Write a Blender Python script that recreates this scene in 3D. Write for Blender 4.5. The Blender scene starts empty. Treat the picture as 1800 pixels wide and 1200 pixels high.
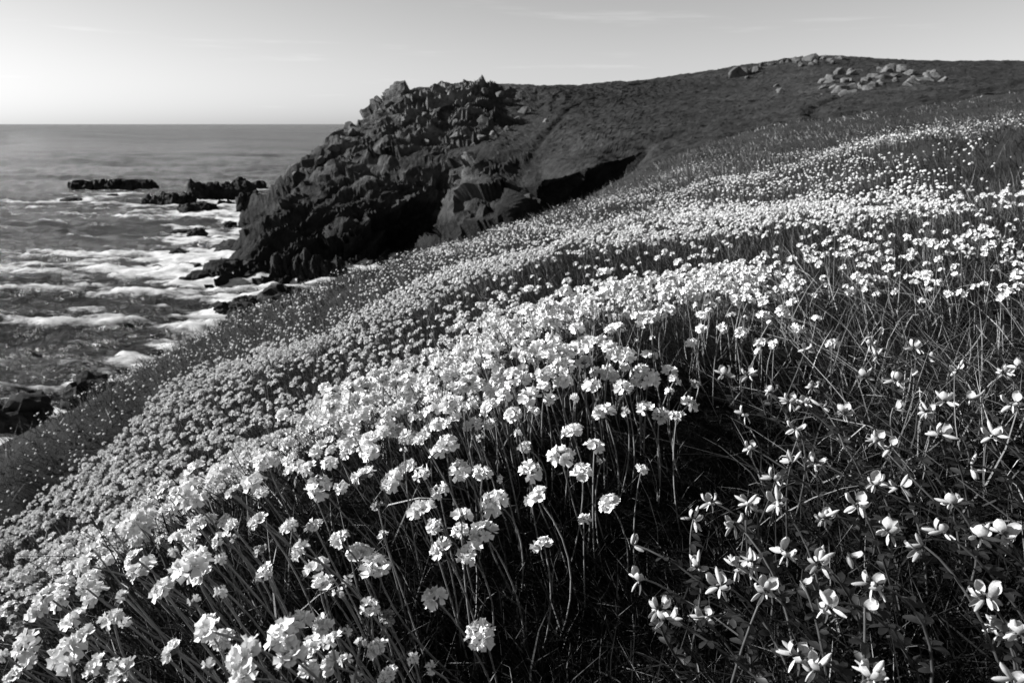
import bpy, bmesh, math, random
import numpy as np
from mathutils import Vector, Matrix, Quaternion

rng = np.random.default_rng(7)
random.seed(7)
R_ = math.radians
sc = bpy.context.scene
C = sc.collection

# ------------------------------------------------------------------ camera
FPX = 1200.0                       # focal length in pixels of the 1800 px wide photograph (24 mm on 36 mm)
PITCH = math.atan((600 - 218) / FPX)
cam = bpy.data.cameras.new('camera')
cam.sensor_width = 36.0; cam.lens = 24.0
cam.clip_start = 0.01; cam.clip_end = 60000
cam.dof.use_dof = True; cam.dof.focus_distance = 0.55; cam.dof.aperture_fstop = 20.0
cam_o = bpy.data.objects.new('camera', cam); C.objects.link(cam_o)
cam_o.location = (0, 0, 0); cam_o.rotation_euler = (math.pi / 2 - PITCH, 0, 0)
sc.camera = cam_o

# ------------------------------------------------------------------ light
SUN_EL, SUN_AZ = R_(26), R_(-83)   # azimuth from +Y (view direction), negative = to the left
sun_dir = Vector((math.cos(SUN_EL) * math.sin(SUN_AZ), math.cos(SUN_EL) * math.cos(SUN_AZ), math.sin(SUN_EL)))
w = bpy.data.worlds.new('World'); sc.world = w; w.use_nodes = True
nt = w.node_tree; nt.nodes.clear()
def N(t, **k):
    n = nt.nodes.new(t)
    for a, b in k.items(): setattr(n, a, b)
    return n
def math_node(tree, op, a=None, b=None, c=None, clamp=False):
    n = tree.nodes.new('ShaderNodeMath'); n.operation = op; n.use_clamp = clamp
    for i, v in enumerate((a, b, c)):
        if v is None: continue
        if isinstance(v, (int, float)): n.inputs[i].default_value = v
        else: tree.links.new(v, n.inputs[i])
    return n.outputs[0]
sky = N('ShaderNodeTexSky', sky_type='NISHITA', sun_disc=False)
sky.sun_elevation = SUN_EL; sky.sun_rotation = SUN_AZ
sky.air_density = 1.8; sky.dust_density = 0.45; sky.ozone_density = 1.0
sep = N('ShaderNodeSeparateColor'); nt.links.new(sky.outputs[0], sep.inputs[0])
# black-and-white film behind a yellow-orange filter: mostly the red of the sky
g = math_node(nt, 'ADD', math_node(nt, 'MULTIPLY', sep.outputs[0], 0.80), math_node(nt, 'MULTIPLY', sep.outputs[1], 0.20))
# thin streaks of high cloud
tc = N('ShaderNodeTexCoord'); sx = N('ShaderNodeSeparateXYZ'); nt.links.new(tc.outputs['Generated'], sx.inputs[0])
zz = math_node(nt, 'MAXIMUM', sx.outputs[2], 0.02)
mp = N('ShaderNodeCombineXYZ')
nt.links.new(math_node(nt, 'ADD', math_node(nt, 'MULTIPLY', sx.outputs[0], 5.0), math_node(nt, 'MULTIPLY', sx.outputs[2], 9.0)), mp.inputs[0])
nt.links.new(math_node(nt, 'MULTIPLY', sx.outputs[1], 2.0), mp.inputs[1])
nt.links.new(math_node(nt, 'MULTIPLY', sx.outputs[2], 70.0), mp.inputs[2])
nz = N('ShaderNodeTexNoise'); nz.inputs['Scale'].default_value = 0.75; nz.inputs['Detail'].default_value = 5; nz.inputs['Roughness'].default_value = 0.55
nt.links.new(mp.outputs[0], nz.inputs['Vector'])
ramp = N('ShaderNodeMapRange', interpolation_type='SMOOTHSTEP'); ramp.inputs[1].default_value = 0.60; ramp.inputs[2].default_value = 0.82
nt.links.new(nz.outputs['Fac'], ramp.inputs[0])
cl = math_node(nt, 'ADD', math_node(nt, 'MULTIPLY', ramp.outputs[0], 0.22), 1.0)
g2 = math_node(nt, 'MULTIPLY', g, cl)
bg = N('ShaderNodeBackground'); bg.inputs['Strength'].default_value = 0.050
nt.links.new(g2, bg.inputs['Color'])
out = N('ShaderNodeOutputWorld'); nt.links.new(bg.outputs[0], out.inputs[0])

sl = bpy.data.lights.new('sun', 'SUN'); sl.energy = 5.0; sl.angle = R_(0.5); sl.color = (1, 1, 1)
so = bpy.data.objects.new('sun', sl); C.objects.link(so)
so.rotation_euler = sun_dir.to_track_quat('Z', 'Y').to_euler()

sc.view_settings.view_transform = 'Standard'; sc.view_settings.look = 'None'
sc.view_settings.exposure = 1.15; sc.view_settings.gamma = 1.0; sc.view_settings.use_curve_mapping = False
sc.cycles.max_bounces = 6; sc.cycles.diffuse_bounces = 2; sc.cycles.transmission_bounces = 3; sc.cycles.glossy_bounces = 2
sc.cycles.use_denoising = True

# ------------------------------------------------------------------ numpy helpers
CP, SP = math.cos(PITCH), math.sin(PITCH)
def ray(u, v):
    u = np.asarray(u, float); v = np.asarray(v, float)
    x = (u - 900) / FPX; y = (600 - v) / FPX
    return np.stack([x, CP + y * SP, -SP + y * CP], -1)       # unit camera depth
def unproject(u, v, d): return ray(u, v) * np.asarray(d, float)[..., None]
def project(P):
    x = P[..., 0]; d = P[..., 1] * CP - P[..., 2] * SP; y = P[..., 1] * SP + P[..., 2] * CP
    return 900 + FPX * x / d, 600 - FPX * y / d, d
def hsh(ix, iy, iz, seed):
    h = (ix.astype(np.int64) * 374761393 + iy.astype(np.int64) * 668265263 + iz.astype(np.int64) * 2147483647 + seed * 1274126177) & 0xffffffff
    h = ((h ^ (h >> 13)) * 1274126177) & 0xffffffff
    h = ((h ^ (h >> 16)) * 2246822519) & 0xffffffff
    return ((h ^ (h >> 15)) & 0xffffff) / float(0xffffff)
def vnoise(P, seed=0):
    P = np.asarray(P, float)
    if P.shape[-1] == 2: P = np.concatenate([P, np.zeros(P.shape[:-1] + (1,))], -1)
    i = np.floor(P).astype(np.int64); f = P - i; f = f * f * (3 - 2 * f)
    r = 0
    for a in (0, 1):
        for b in (0, 1):
            for c in (0, 1):
                wgt = (f[..., 0] if a else 1 - f[..., 0]) * (f[..., 1] if b else 1 - f[..., 1]) * (f[..., 2] if c else 1 - f[..., 2])
                r = r + wgt * hsh(i[..., 0] + a, i[..., 1] + b, i[..., 2] + c, seed)
    return r * 2 - 1
def fbm(P, oct=4, seed=0, gain=0.5):
    P = np.asarray(P, float); r = 0; a = 1; s = 0
    for k in range(oct):
        r = r + a * vnoise(P * 2.03 ** k, seed + k * 17); s += a; a *= gain
    return r / s
def worley(P, seed=0):
    """nearest / second distance and a random number of the nearest cell"""
    i0 = np.floor(P).astype(np.int64)
    f1 = np.full(P.shape[0], 9.0); f2 = np.full(P.shape[0], 9.0); cid = np.zeros(P.shape[0]); tilt = np.zeros(P.shape[0])
    for a in (-1, 0, 1):
        for b in (-1, 0, 1):
            for c in (-1, 0, 1):
                i = i0 + np.array([a, b, c])
                q = np.stack([i[:, k] + hsh(i[:, 0], i[:, 1], i[:, 2], seed + 31 * k) for k in range(3)], -1)
                d = np.sqrt(((q - P) ** 2).sum(-1)); h = hsh(i[:, 0], i[:, 1], i[:, 2], seed + 99)
                closer = d < f1
                tv_ = sum((P[:, k] - q[:, k]) * (hsh(i[:, 0], i[:, 1], i[:, 2], seed + 200 + k) - .5) for k in range(3))
                tilt = np.where(closer, tv_, tilt)
                f2 = np.where(closer, f1, np.minimum(f2, d)); cid = np.where(closer, h, cid); f1 = np.where(closer, d, f1)
    return f1, f2, cid, tilt
def np_mesh(name, V, F, mats=(), mat_idx=None, attrs=None, smooth=False):
    me = bpy.data.meshes.new(name)
    V = np.asarray(V, np.float32); F = np.asarray(F, np.int32); n = F.shape[1]
    me.vertices.add(len(V)); me.vertices.foreach_set('co', V.ravel())
    me.loops.add(F.size); me.loops.foreach_set('vertex_index', F.ravel())
    me.polygons.add(len(F)); me.polygons.foreach_set('loop_start', np.arange(0, F.size, n, dtype=np.int32))
    me.polygons.foreach_set('loop_total', np.full(len(F), n, np.int32))
    if mat_idx is not None: me.polygons.foreach_set('material_index', np.asarray(mat_idx, np.int32))
    me.polygons.foreach_set('use_smooth', np.full(len(F), bool(smooth)))
    for m in mats: me.materials.append(m)
    for k, a in (attrs or {}).items():
        at = me.attributes.new(k, 'FLOAT', 'POINT'); at.data.foreach_set('value', np.asarray(a, np.float32))
    me.update(calc_edges=True)
    return me
def link(name, me, parent=None, **props):
    o = bpy.data.objects.new(name, me); C.objects.link(o)
    if parent is not None: o.parent = parent
    for k, v in props.items(): o[k] = v
    return o
def grid_faces(nr, nc):
    i = np.arange(nr * nc).reshape(nr, nc)
    return np.stack([i[:-1, :-1], i[:-1, 1:], i[1:, 1:], i[1:, :-1]], -1).reshape(-1, 4)

# ------------------------------------------------------------------ materials
def new_mat(name):
    m = bpy.data.materials.new(name); m.use_nodes = True
    t = m.node_tree; b = t.nodes['Principled BSDF']
    return m, t, b
def grey(t, val_socket):
    c = t.nodes.new('ShaderNodeCombineColor')
    for i in range(3): t.links.new(val_socket, c.inputs[i])
    return c.outputs[0]
def noise(t, scale, detail=4, rough=0.55, vec=None, w=None):
    n = t.nodes.new('ShaderNodeTexNoise'); n.inputs['Scale'].default_value = scale
    n.inputs['Detail'].default_value = detail; n.inputs['Roughness'].default_value = rough
    if vec is not None: t.links.new(vec, n.inputs['Vector'])
    return n.outputs['Fac']
def rng_map(t, s, a, b, c, d, smooth=False):
    n = t.nodes.new('ShaderNodeMapRange')
    if smooth: n.interpolation_type = 'SMOOTHSTEP'
    t.links.new(s, n.inputs[0])
    for i, v in enumerate((a, b, c, d)): n.inputs[i + 1].default_value = v
    return n.outputs[0]
def attr(t, name):
    n = t.nodes.new('ShaderNodeAttribute'); n.attribute_name = name
    return n.outputs['Fac']
def objpos(t): return t.nodes.new('ShaderNodeTexCoord').outputs['Object']
def geopos(t): return t.nodes.new('ShaderNodeNewGeometry').outputs['Position']
def mixv(t, f, a, b):
    n = t.nodes.new('ShaderNodeMix'); n.data_type = 'FLOAT'
    for i, v in ((0, f), (2, a), (3, b)):
        if isinstance(v, (int, float)): n.inputs[i].default_value = v
        else: t.links.new(v, n.inputs[i])
    return n.outputs[0]
def bump(t, b, h, strength, dist):
    n = t.nodes.new('ShaderNodeBump'); n.inputs['Strength'].default_value = strength; n.inputs['Distance'].default_value = dist
    t.links.new(h, n.inputs['Height']); t.links.new(n.outputs[0], b.inputs['Normal'])

def petal_material(name, lo, hi, trans):
    m, t, b = new_mat(name)
    p = objpos(t)
    oi = t.nodes.new('ShaderNodeObjectInfo').outputs['Random']
    v = rng_map(t, noise(t, 420, 2, 0.5, p), 0.3, 0.7, lo, hi)
    v = math_node(t, 'MULTIPLY', v, rng_map(t, oi, 0, 1, 0.82, 1.0))
    col = grey(t, v)
    t.links.new(col, b.inputs['Base Color']); b.inputs['Roughness'].default_value = 0.7
    b.inputs['Specular IOR Level'].default_value = 0.15
    tr = t.nodes.new('ShaderNodeBsdfTranslucent'); t.links.new(col, tr.inputs[0])
    mx = t.nodes.new('ShaderNodeMixShader'); mx.inputs[0].default_value = trans
    t.links.new(b.outputs[0], mx.inputs[1]); t.links.new(tr.outputs[0], mx.inputs[2])
    t.links.new(mx.outputs[0], t.nodes['Material Output'].inputs[0])
    return m
M_PETAL = petal_material('thrift_petal', 0.74, 0.88, 0.17)
M_FARPETAL = petal_material('thrift_petal_pink', 0.50, 0.86, 0.15)
M_TREF = petal_material('trefoil_petal', 0.36, 0.54, 0.18)
def simple(name, val, rough=0.6, spec=0.3, var=0.3, scale=60.0):
    m, t, b = new_mat(name)
    v = rng_map(t, noise(t, scale, 4, 0.6, geopos(t)), 0.3, 0.7, val * (1 - var), val * (1 + var))
    t.links.new(grey(t, v), b.inputs['Base Color']); b.inputs['Roughness'].default_value = rough
    b.inputs['Specular IOR Level'].default_value = spec
    return m
M_BRACT = simple('papery_bract', 0.11, 0.7, 0.2, 0.5, 500)
M_STEM = simple('stem', 0.17, 0.45, 0.4, 0.4, 90)
M_TSTEM = simple('trefoil_stem', 0.05, 0.45, 0.4, 0.4, 90)
M_LEAF = simple('leaf', 0.012, 0.5, 0.4, 0.4, 80)
def blade_material():
    m, t, b = new_mat('grass_blade')
    t.links.new(grey(t, attr(t, 'tone')), b.inputs['Base Color'])
    b.inputs['Roughness'].default_value = 0.5; b.inputs['Specular IOR Level'].default_value = 0.25
    return m
M_BLADE = blade_material()
def soil_material():
    m, t, b = new_mat('hillside_turf')
    p = geopos(t)
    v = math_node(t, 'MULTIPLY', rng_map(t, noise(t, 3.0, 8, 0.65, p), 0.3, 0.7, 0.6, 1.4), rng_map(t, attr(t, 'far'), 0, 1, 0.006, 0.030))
    t.links.new(grey(t, v), b.inputs['Base Color']); b.inputs['Roughness'].default_value = 0.9; b.inputs['Specular IOR Level'].default_value = 0.05
    bump(t, b, noise(t, 25, 6, 0.7, p), 0.8, 0.05)
    return m
M_SOIL = soil_material()
def headland_material():
    m, t, b = new_mat('headland_ground')
    p = geopos(t)
    n1 = noise(t, 0.12, 6, 0.6, p); n2 = noise(t, 1.6, 6, 0.7, p); n3 = noise(t, 0.6, 8, 0.75, p)
    grass = math_node(t, 'MULTIPLY', rng_map(t, n1, 0.3, 0.7, 0.012, 0.029), rng_map(t, n2, 0.32, 0.68, 0.25, 1.8))
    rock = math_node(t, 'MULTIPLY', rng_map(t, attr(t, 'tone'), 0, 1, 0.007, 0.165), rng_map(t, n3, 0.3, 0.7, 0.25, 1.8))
    grass = math_node(t, 'MULTIPLY', grass, rng_map(t, noise(t, 0.035, 5, 0.65, p), 0.35, 0.65, 0.65, 1.45))
    f = rng_map(t, math_node(t, 'ADD', attr(t, 'rock'), math_node(t, 'MULTIPLY', math_node(t, 'SUBTRACT', n3, 0.5), 0.9)), 0.42, 0.58, 0, 1, True)
    v = mixv(t, f, grass, rock)
    v = math_node(t, 'MULTIPLY', v, rng_map(t, attr(t, 'wet'), 0, 1, 1.0, 0.35))
    v = math_node(t, 'MULTIPLY', v, rng_map(t, attr(t, 'path'), 0, 1, 1.0, 0.45))
    t.links.new(grey(t, v), b.inputs['Base Color']); b.inputs['Roughness'].default_value = 0.85; b.inputs['Specular IOR Level'].default_value = 0.15
    hh = math_node(t, 'ADD', math_node(t, 'MULTIPLY', n3, 1.2), math_node(t, 'MULTIPLY', n2, 0.4))
    bump(t, b, hh, 1.0, 0.5)
    return m
M_HEAD = headland_material()
def rock_material(name, lo, hi, scale):
    m, t, b = new_mat(name)
    p = geopos(t)
    n = noise(t, scale, 7, 0.7, p)
    v = rng_map(t, n, 0.3, 0.7, lo, hi)
    t.links.new(grey(t, v), b.inputs['Base Color']); b.inputs['Roughness'].default_value = 0.85; b.inputs['Specular IOR Level'].default_value = 0.2
    bump(t, b, n, 0.8, 0.25)
    return m
M_PALE = rock_material('pale_granite', 0.02, 0.16, 1.3)
M_GREYROCK = rock_material('grey_rock', 0.02, 0.11, 0.9)
M_WET = rock_material('wet_black_rock', 0.004, 0.016, 0.7)
def sea_material():
    m, t, b = new_mat('sea_water')
    p = geopos(t)
    mp = t.nodes.new('ShaderNodeMapping'); mp.inputs['Scale'].default_value = (0.38, 1.0, 1.0); t.links.new(p, mp.inputs[0])
    n = noise(t, 0.6, 10, 0.78, mp.outputs[0]); n_b = noise(t, 1.4, 6, 0.7, mp.outputs[0])
    f = math_node(t, 'ADD', attr(t, 'foam'), math_node(t, 'MULTIPLY', math_node(t, 'SUBTRACT', n, 0.5), 1.5))
    f = rng_map(t, f, 0.44, 0.74, 0, 1, True)
    b.inputs['Base Color'].default_value = (0.018, 0.018, 0.018, 1); b.inputs['Roughness'].default_value = 0.22
    b.inputs['IOR'].default_value = 1.33; b.inputs['Specular IOR Level'].default_value = 0.42
    mp2 = t.nodes.new('ShaderNodeMapping'); mp2.inputs['Scale'].default_value = (0.4, 1.0, 1.0); t.links.new(p, mp2.inputs[0])
    n_f = noise(t, 0.09, 9, 0.72, mp2.outputs[0])
    mp3 = t.nodes.new('ShaderNodeMapping'); mp3.inputs['Scale'].default_value = (0.25, 1.0, 1.0); t.links.new(p, mp3.inputs[0])
    n_l = math_node(t, 'ADD', math_node(t, 'MULTIPLY', noise(t, 0.022, 10, 0.78, mp3.outputs[0]), 0.6), math_node(t, 'MULTIPLY', noise(t, 0.004, 8, 0.75, mp3.outputs[0]), 0.4))
    t.links.new(rng_map(t, n_l, 0.43, 0.57, 0.05, 0.80), b.inputs['Specular IOR Level'])
    bump(t, b, math_node(t, 'ADD', math_node(t, 'MULTIPLY', n_f, 6.0), math_node(t, 'MULTIPLY', n_b, 0.4)), 1.0, 1.0)
    d = t.nodes.new('ShaderNodeBsdfDiffuse'); t.links.new(grey(t, rng_map(t, n_b, 0.3, 0.7, 0.25, 0.7)), d.inputs[0])
    mx = t.nodes.new('ShaderNodeMixShader'); t.links.new(f, mx.inputs[0])
    t.links.new(b.outputs[0], mx.inputs[1]); t.links.new(d.outputs[0], mx.inputs[2])
    t.links.new(mx.outputs[0], t.nodes['Material Output'].inputs[0])
    return m
M_SEA = sea_material()

# ------------------------------------------------------------------ the lie of the land (one height function)
SEA = -15.0
ctl = []                                        # x, y, z
def near(u, v, d, h):
    P = unproject(u, v, np.array(d)); ctl.append((P[0], P[1], P[2] - h))
def col(u, lst, behind=None):
    for v, y in lst:
        r = ray(u, v); P = r * (y / r[1]); ctl.append(tuple(P))
    if behind: 
        for y, z in behind:
            a = ctl[-1]; k = ray(u, lst[-1][0]); ctl.append((k[0] / k[1] * y, y, z))
# front clump of thrift (flower tops, minus stem length)
for u, v, d, h in [(430,1140,.34,.07),(840,1115,.44,.08),(600,950,.48,.09),(860,710,.66,.10),(1080,500,.95,.10),(720,650,.78,.10),
                   (170,940,.58,.09),(50,1070,.50,.09),(330,825,.66,.09),(520,700,.80,.09),(860,540,.92,.10),(960,490,1.0,.10),
                   (1200,470,1.15,.10),(1320,480,1.35,.10),(1100,800,.60,.12),(1200,1000,.45,.12),
                   (1500,900,.47,.10),(1700,650,.66,.10),(1750,1000,.42,.10),(1450,1100,.38,.10),(1400,650,.75,.12),
                   (1750,500,1.0,.12),(1500,480,1.3,.10),(1420,450,1.5,.10),(1600,420,1.7,.10),(1770,400,1.3,.12),
                   (1620,350,2.4,.10),(1780,330,2.2,.10),
                   (960,520,1.5,.15),(860,580,1.45,.15),(720,690,1.25,.15),(520,740,1.35,.15),(330,870,1.15,.12),(170,985,.95,.12),(1080,505,1.6,.15),(1200,490,1.85,.12),(640,690,1.3,.15),
                   (860,545,2.0,.15),(720,620,1.8,.15),(520,690,2.0,.15),(1080,470,2.1,.12),
                   # the slope beyond it
                   (300,700,2.9,.1),(100,870,2.3,.1),(10,985,1.7,.1),(200,790,2.6,.1),(640,590,2.8,.1),(800,460,3.6,.1),(620,570,3.3,.1),(720,545,2.4,.1),(950,432,3.6,.1),
                   (1080,420,2.6,.1),(1250,395,2.9,.1),(1200,335,6,.1),(1000,385,5.5,.1),(1330,300,6,.1),(1500,240,10,.1),(1700,265,3.8,.1),(1780,200,11,.1),(1450,330,3.6,.1),
                   (0,800,4.0,.05),(70,750,5,.05),(220,695,6.5,.05),(340,645,8,.05),(440,595,9.5,.05),(560,530,11,.05),(690,486,10,.05),(780,446,9,.05),
                   (920,402,12,.05),(1040,352,15,.05),(1130,302,19,.05),(1220,262,24,.05),(1330,238,26,.05),(1500,228,18,.1),(1500,214,28,.1),(1650,212,16,.1),(1650,194,26,.1),(1780,184,17,.1),(1780,166,27,.1),(1400,246,18,.1),(1900,170,17,.1),(1900,158,27,.1),(2000,175,10,.1),(2100,160,25,.1),(1620,225,10,.1)]:
    near(u, v, d, h)
for p in [(0,0.05,-.47),(-.3,0,-.56),(.3,0,-.45),(-1,0,-.95),(1,0,-.33),(-3,0,-2.0),(3,0,.1),(-10,0,-6),(10,0,1.2),(-2,3,-2.2),(-6,6,-5.0),(-5,2.5,-3.8),
          (-12,10,-9),(-20,18,-13.0),(-9,14,-9.5),(-3.5,17,-8.5),(-40,5,-20),(-30,28,-18),(-18,35,-18),(-10,34,-15.5),(-4,28,-12),(40,0,5),(40,30,4.5),
          (0,-1,-.55),(-1,-1,-1.0),(1,-1,-.4),(-60,40,-22),(-40,60,-20),(-60,80,-20),(-110,110,-22),(-50,110,-20),(-70,160,-21),(-120,200,-22),(-45,52,-19),(-60,60,-20),
          (-20,36,-19),(-30,40,-20),(-40,45,-21),(-26,52,-19.5),(-13,30,-15.5),(-16,50,-17),(-10,52,-14),(-5,48,-13)]:
    ctl.append(p)
# headland, by sight line: (v, distance)
col(380, [(490,69),(478,72)], [(80,-16.5),(90,-18)])
col(430, [(490,69),(462,72),(430,80),(405,88)], [(100,-16),(120,-16.0),(140,-15.2),(165,-17)])
col(500, [(488,69),(450,73),(410,79),(350,95),(305,108)], [(122,-10),(140,-16),(165,-18)])
col(560, [(488,70),(455,73),(430,79),(380,84),(340,92),(270,112)], [(130,-6),(150,-17)])
col(620, [(478,74),(445,76),(412,77),(395,79),(350,87),(300,98),(228,120)], [(140,-4),(165,-17)])
col(700, [(470,76),(442,84),(400,84.8),(352,85.6),(325,88),(290,95),(240,106),(200,115),(162,128)], [(150,4),(190,-17)])
col(760, [(470,70),(440,85),(400,87),(340,88.4),(298,90.5),(260,97),(220,108),(180,122),(148,134)], [(155,3),(210,-17)])
col(820, [(445,60),(415,64),(360,73),(310,80),(285,86),(250,97),(200,115),(170,125),(143,136)], [(160,4),(230,-16)])
col(900, [(422,55),(395,60),(370,66),(330,73),(300,80),(260,94),(200,125),(158,160)], [(190,4),(300,-10)])
col(1000, [(300,50),(286,62),(250,83),(200,120),(155,190)], [(240,8),(350,-5)])
col(1050, [(289,52),(268,66)])
col(950, [(314,48.5),(302,60)])
col(1100, [(278,54),(240,74),(200,100),(148,220)], [(300,10)])
col(1200, [(250,48),(225,62),(200,90),(170,150),(137,240)], [(320,16)])
col(1300, [(228,48),(200,75),(170,120),(150,170),(126,230)], [(300,18)])
col(1400, [(215,45),(190,72),(165,110),(140,150),(102,210)], [(300,15)])
col(1460, [(208,43),(180,75),(150,110),(125,160),(100,210)], [(300,15)])
col(1530, [(200,42),(178,65),(150,110),(128,160),(111,215)], [(300,16)])
col(1650, [(185,38),(168,62),(150,100),(132,150),(113,220)], [(300,17)])
col(1800, [(157,32),(148,60),(140,100),(113,230)], [(300,18)])
col(2100, [(150,30),(140,100),(113,230)], [(300,18)])
ctl = np.array(ctl)
def prm(x, y): 
    r = np.hypot(x, y); return np.stack([np.arctan2(x, y), np.log(r + 0.15)], -1), r
Pc, rc = prm(ctl[:, 0], ctl[:, 1]); qc = ctl[:, 2] / (rc + 0.4)
def tpsk(d2): return np.where(d2 > 1e-12, 0.5 * d2 * np.log(np.maximum(d2, 1e-12)), 0)
n = len(Pc)
A = np.zeros((n + 3, n + 3)); D2 = ((Pc[:, None] - Pc[None]) ** 2).sum(-1)
A[:n, :n] = tpsk(D2) + np.eye(n) * 5e-5; A[:n, n] = 1; A[:n, n + 1:] = Pc; A[n, :n] = 1; A[n + 1:, :n] = Pc.T
W = np.linalg.solve(A, np.concatenate([qc, np.zeros(3)]))
lip = np.array([(ray(u_, v_) * (y_ / ray(u_, v_)[1]))[:2] for u_, v_, y_ in [(880,325,46.5),(925,318,47.5),(950,314,48.5),(1000,300,50),(1050,289,52),(1100,278,54),(1150,268,56)]])
lip_t = np.arctan2(lip[:, 0], lip[:, 1]); lip_r = np.hypot(lip[:, 0], lip[:, 1])
def bank_drop(x, y):
    """the scooped bank right of the gully: the turf ends at a lip and drops away on the near side"""
    t = np.arctan2(x, y); r = np.hypot(x, y); sm = lambda a: np.clip(a, 0, 1) ** 2 * (3 - 2 * np.clip(a, 0, 1))
    d = np.interp(t, lip_t, lip_r) + .8 * vnoise(np.stack([x * .35, y * .35], -1), 401) - r
    return 6.0 * sm(d / 1.3) * sm((16 - d) / 7) * np.interp(t, lip_t, [0, 1, 1, 1, .9, .55, 0])
def base_h(x, y):
    x = np.asarray(x, float); y = np.asarray(y, float); sh = x.shape
    x = x.ravel(); y = y.ravel(); o = np.empty(len(x))
    for k in range(0, len(x), 20000):
        p, r = prm(x[k:k + 20000], y[k:k + 20000])
        d2 = (p[:, 0:1] - Pc[None, :, 0]) ** 2 + (p[:, 1:2] - Pc[None, :, 1]) ** 2
        o[k:k + 20000] = (tpsk(d2) @ W[:n] + W[n] + p @ W[n + 1:]) * (r + 0.4)
    return o.reshape(sh) - bank_drop(x, y).reshape(sh)
def near_bumps(x, y):
    r = np.hypot(x, y); p = np.stack([x, y], -1)
    return 0.012 * fbm(p * 9, 3, 3) * np.clip(r / .4, 0, 1) + 0.17 * np.clip((r - 1.6) / 4, 0, 1) * fbm(p * 1.2, 3, 5) + 0.22 * np.clip((r - 8) / 20, 0, 1) * fbm(p * .5, 4, 8)
def ground(x, y): return base_h(x, y) + near_bumps(x, y)
R_SPLIT = 36.0

# hillside sheet
th = np.radians(np.linspace(-120, 120, 260)); lr = np.linspace(math.log(0.04), math.log(R_SPLIT), 380)
TH, LR = np.meshgrid(th, lr); X = np.exp(LR) * np.sin(TH); Y = np.exp(LR) * np.cos(TH)
Z = ground(X, Y)
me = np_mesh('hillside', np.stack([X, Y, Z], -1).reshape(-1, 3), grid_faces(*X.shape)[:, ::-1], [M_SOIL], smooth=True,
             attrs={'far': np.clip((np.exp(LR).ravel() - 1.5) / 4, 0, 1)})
link('hillside', me, kind='structure')

# headland sheet, rows spaced along each profile so that cliffs get enough of them
th = np.radians(np.linspace(-36, 52, 520)); NR = 460
lr = np.linspace(math.log(R_SPLIT), math.log(420), 900)
TH, LR = np.meshgrid(th, lr, indexing='ij'); RR = np.exp(LR)
ZB = base_h(RR * np.sin(TH), RR * np.cos(TH))
dr = np.diff(RR, axis=1); dz = np.abs(np.diff(ZB, axis=1))
wgt = (np.sqrt(dr ** 2 + (1.6 * dz) ** 2)) / RR[:, 1:]
# smooth the weights across columns so rows stay coherent
k = np.ones(25) / 25
wgt = np.apply_along_axis(lambda c: np.convolve(np.pad(c, 12, mode='edge'), k, 'valid'), 0, wgt)
cum = np.concatenate([np.zeros((len(th), 1)), np.cumsum(wgt, 1)], 1)
Rn = np.empty((len(th), NR))
for i in range(len(th)): Rn[i] = np.interp(np.linspace(0, cum[i, -1], NR), cum[i], RR[i])
Rn = Rn.T; THn = np.broadcast_to(th, Rn.shape)
X = Rn * np.sin(THn); Y = Rn * np.cos(THn); Z = base_h(X, Y)
e = 0.6
gx = (base_h(X + e, Y) - base_h(X - e, Y)) / (2 * e); gy = (base_h(X, Y + e) - base_h(X, Y - e)) / (2 * e)
slope = np.hypot(gx, gy)
def hit(u, v, h=0.0, t0=0.12, t1=420, steps=500):
    """first meeting of sight lines with the land (plus h)"""
    u = np.atleast_1d(np.asarray(u, float)); v = np.atleast_1d(np.asarray(v, float)); h = np.broadcast_to(h, u.shape)
    r = ray(u, v); t = np.geomspace(t0, t1, steps)
    P = r[:, None, :] * t[None, :, None]
    D = P[..., 2] - (base_h(P[..., 0], P[..., 1]) + h[:, None])
    below = D < 0; idx = np.argmax(below, 1); ok = below.any(1) & (idx > 0)
    idx = np.maximum(idx, 1); ii = np.arange(len(u))
    a = D[ii, idx - 1]; b = D[ii, idx]; f = np.clip(a / (a - b + 1e-12), 0, 1)
    tt = t[idx - 1] * (1 - f) + t[idx] * f
    return r * tt[:, None], ok
crag = [(650,240),(700,205),(735,175),(780,165),(820,160),(720,250),(770,215),(820,200),(600,300),(550,340),(510,390),(660,290),(560,420),(640,340),(790,240),(700,310),
        (860,205),(480,450),(840,320),(830,370),(880,370),(790,430),(760,450),(900,400),(420,470)]
cp, ok = hit([c[0] for c in crag], [c[1] for c in crag], t0=34)
sk = [(520,296,106),(560,272,111),(600,245,117),(640,215,121),(680,172,127),(720,160,130),(760,148,134),(800,143,136),(840,150,138),(700,160,132),(640,220,126),(780,146,140),(500,305,112),(580,262,120)]
cp = np.concatenate([cp[ok], np.array([ray(u_, v_) * (y_ / ray(u_, v_)[1]) for u_, v_, y_ in sk])])
rock = np.zeros(X.shape)
for p in cp:
    rock = np.maximum(rock, np.exp(-(((X - p[0]) ** 2 + (Y - p[1]) ** 2) / (5.5 ** 2))))
rock = np.clip(rock * 0.95, 0, 1)
rock = np.maximum(rock, np.clip((slope - np.interp(THn, [-.12, -.05], [.62, 1.05])) / 0.45, 0, 1))
rock = np.maximum(rock, np.clip((-8.0 - Z) / 3, 0, 1))
rock = np.clip(rock + 0.25 * fbm(np.stack([X, Y], -1) * .12, 3, 61) * (rock > .1), 0, 1)
nrm = np.stack([-gx, -gy, np.ones_like(gx)], -1); nrm /= np.linalg.norm(nrm, axis=-1, keepdims=True)
P3 = np.stack([X, Y, Z], -1).reshape(-1, 3)
ca, sa = math.cos(R_(32)), math.sin(R_(32))
Q = np.stack([P3[:, 0] * ca + P3[:, 2] * sa, P3[:, 1], -P3[:, 0] * sa + P3[:, 2] * ca], -1)   # tilted strata
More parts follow.
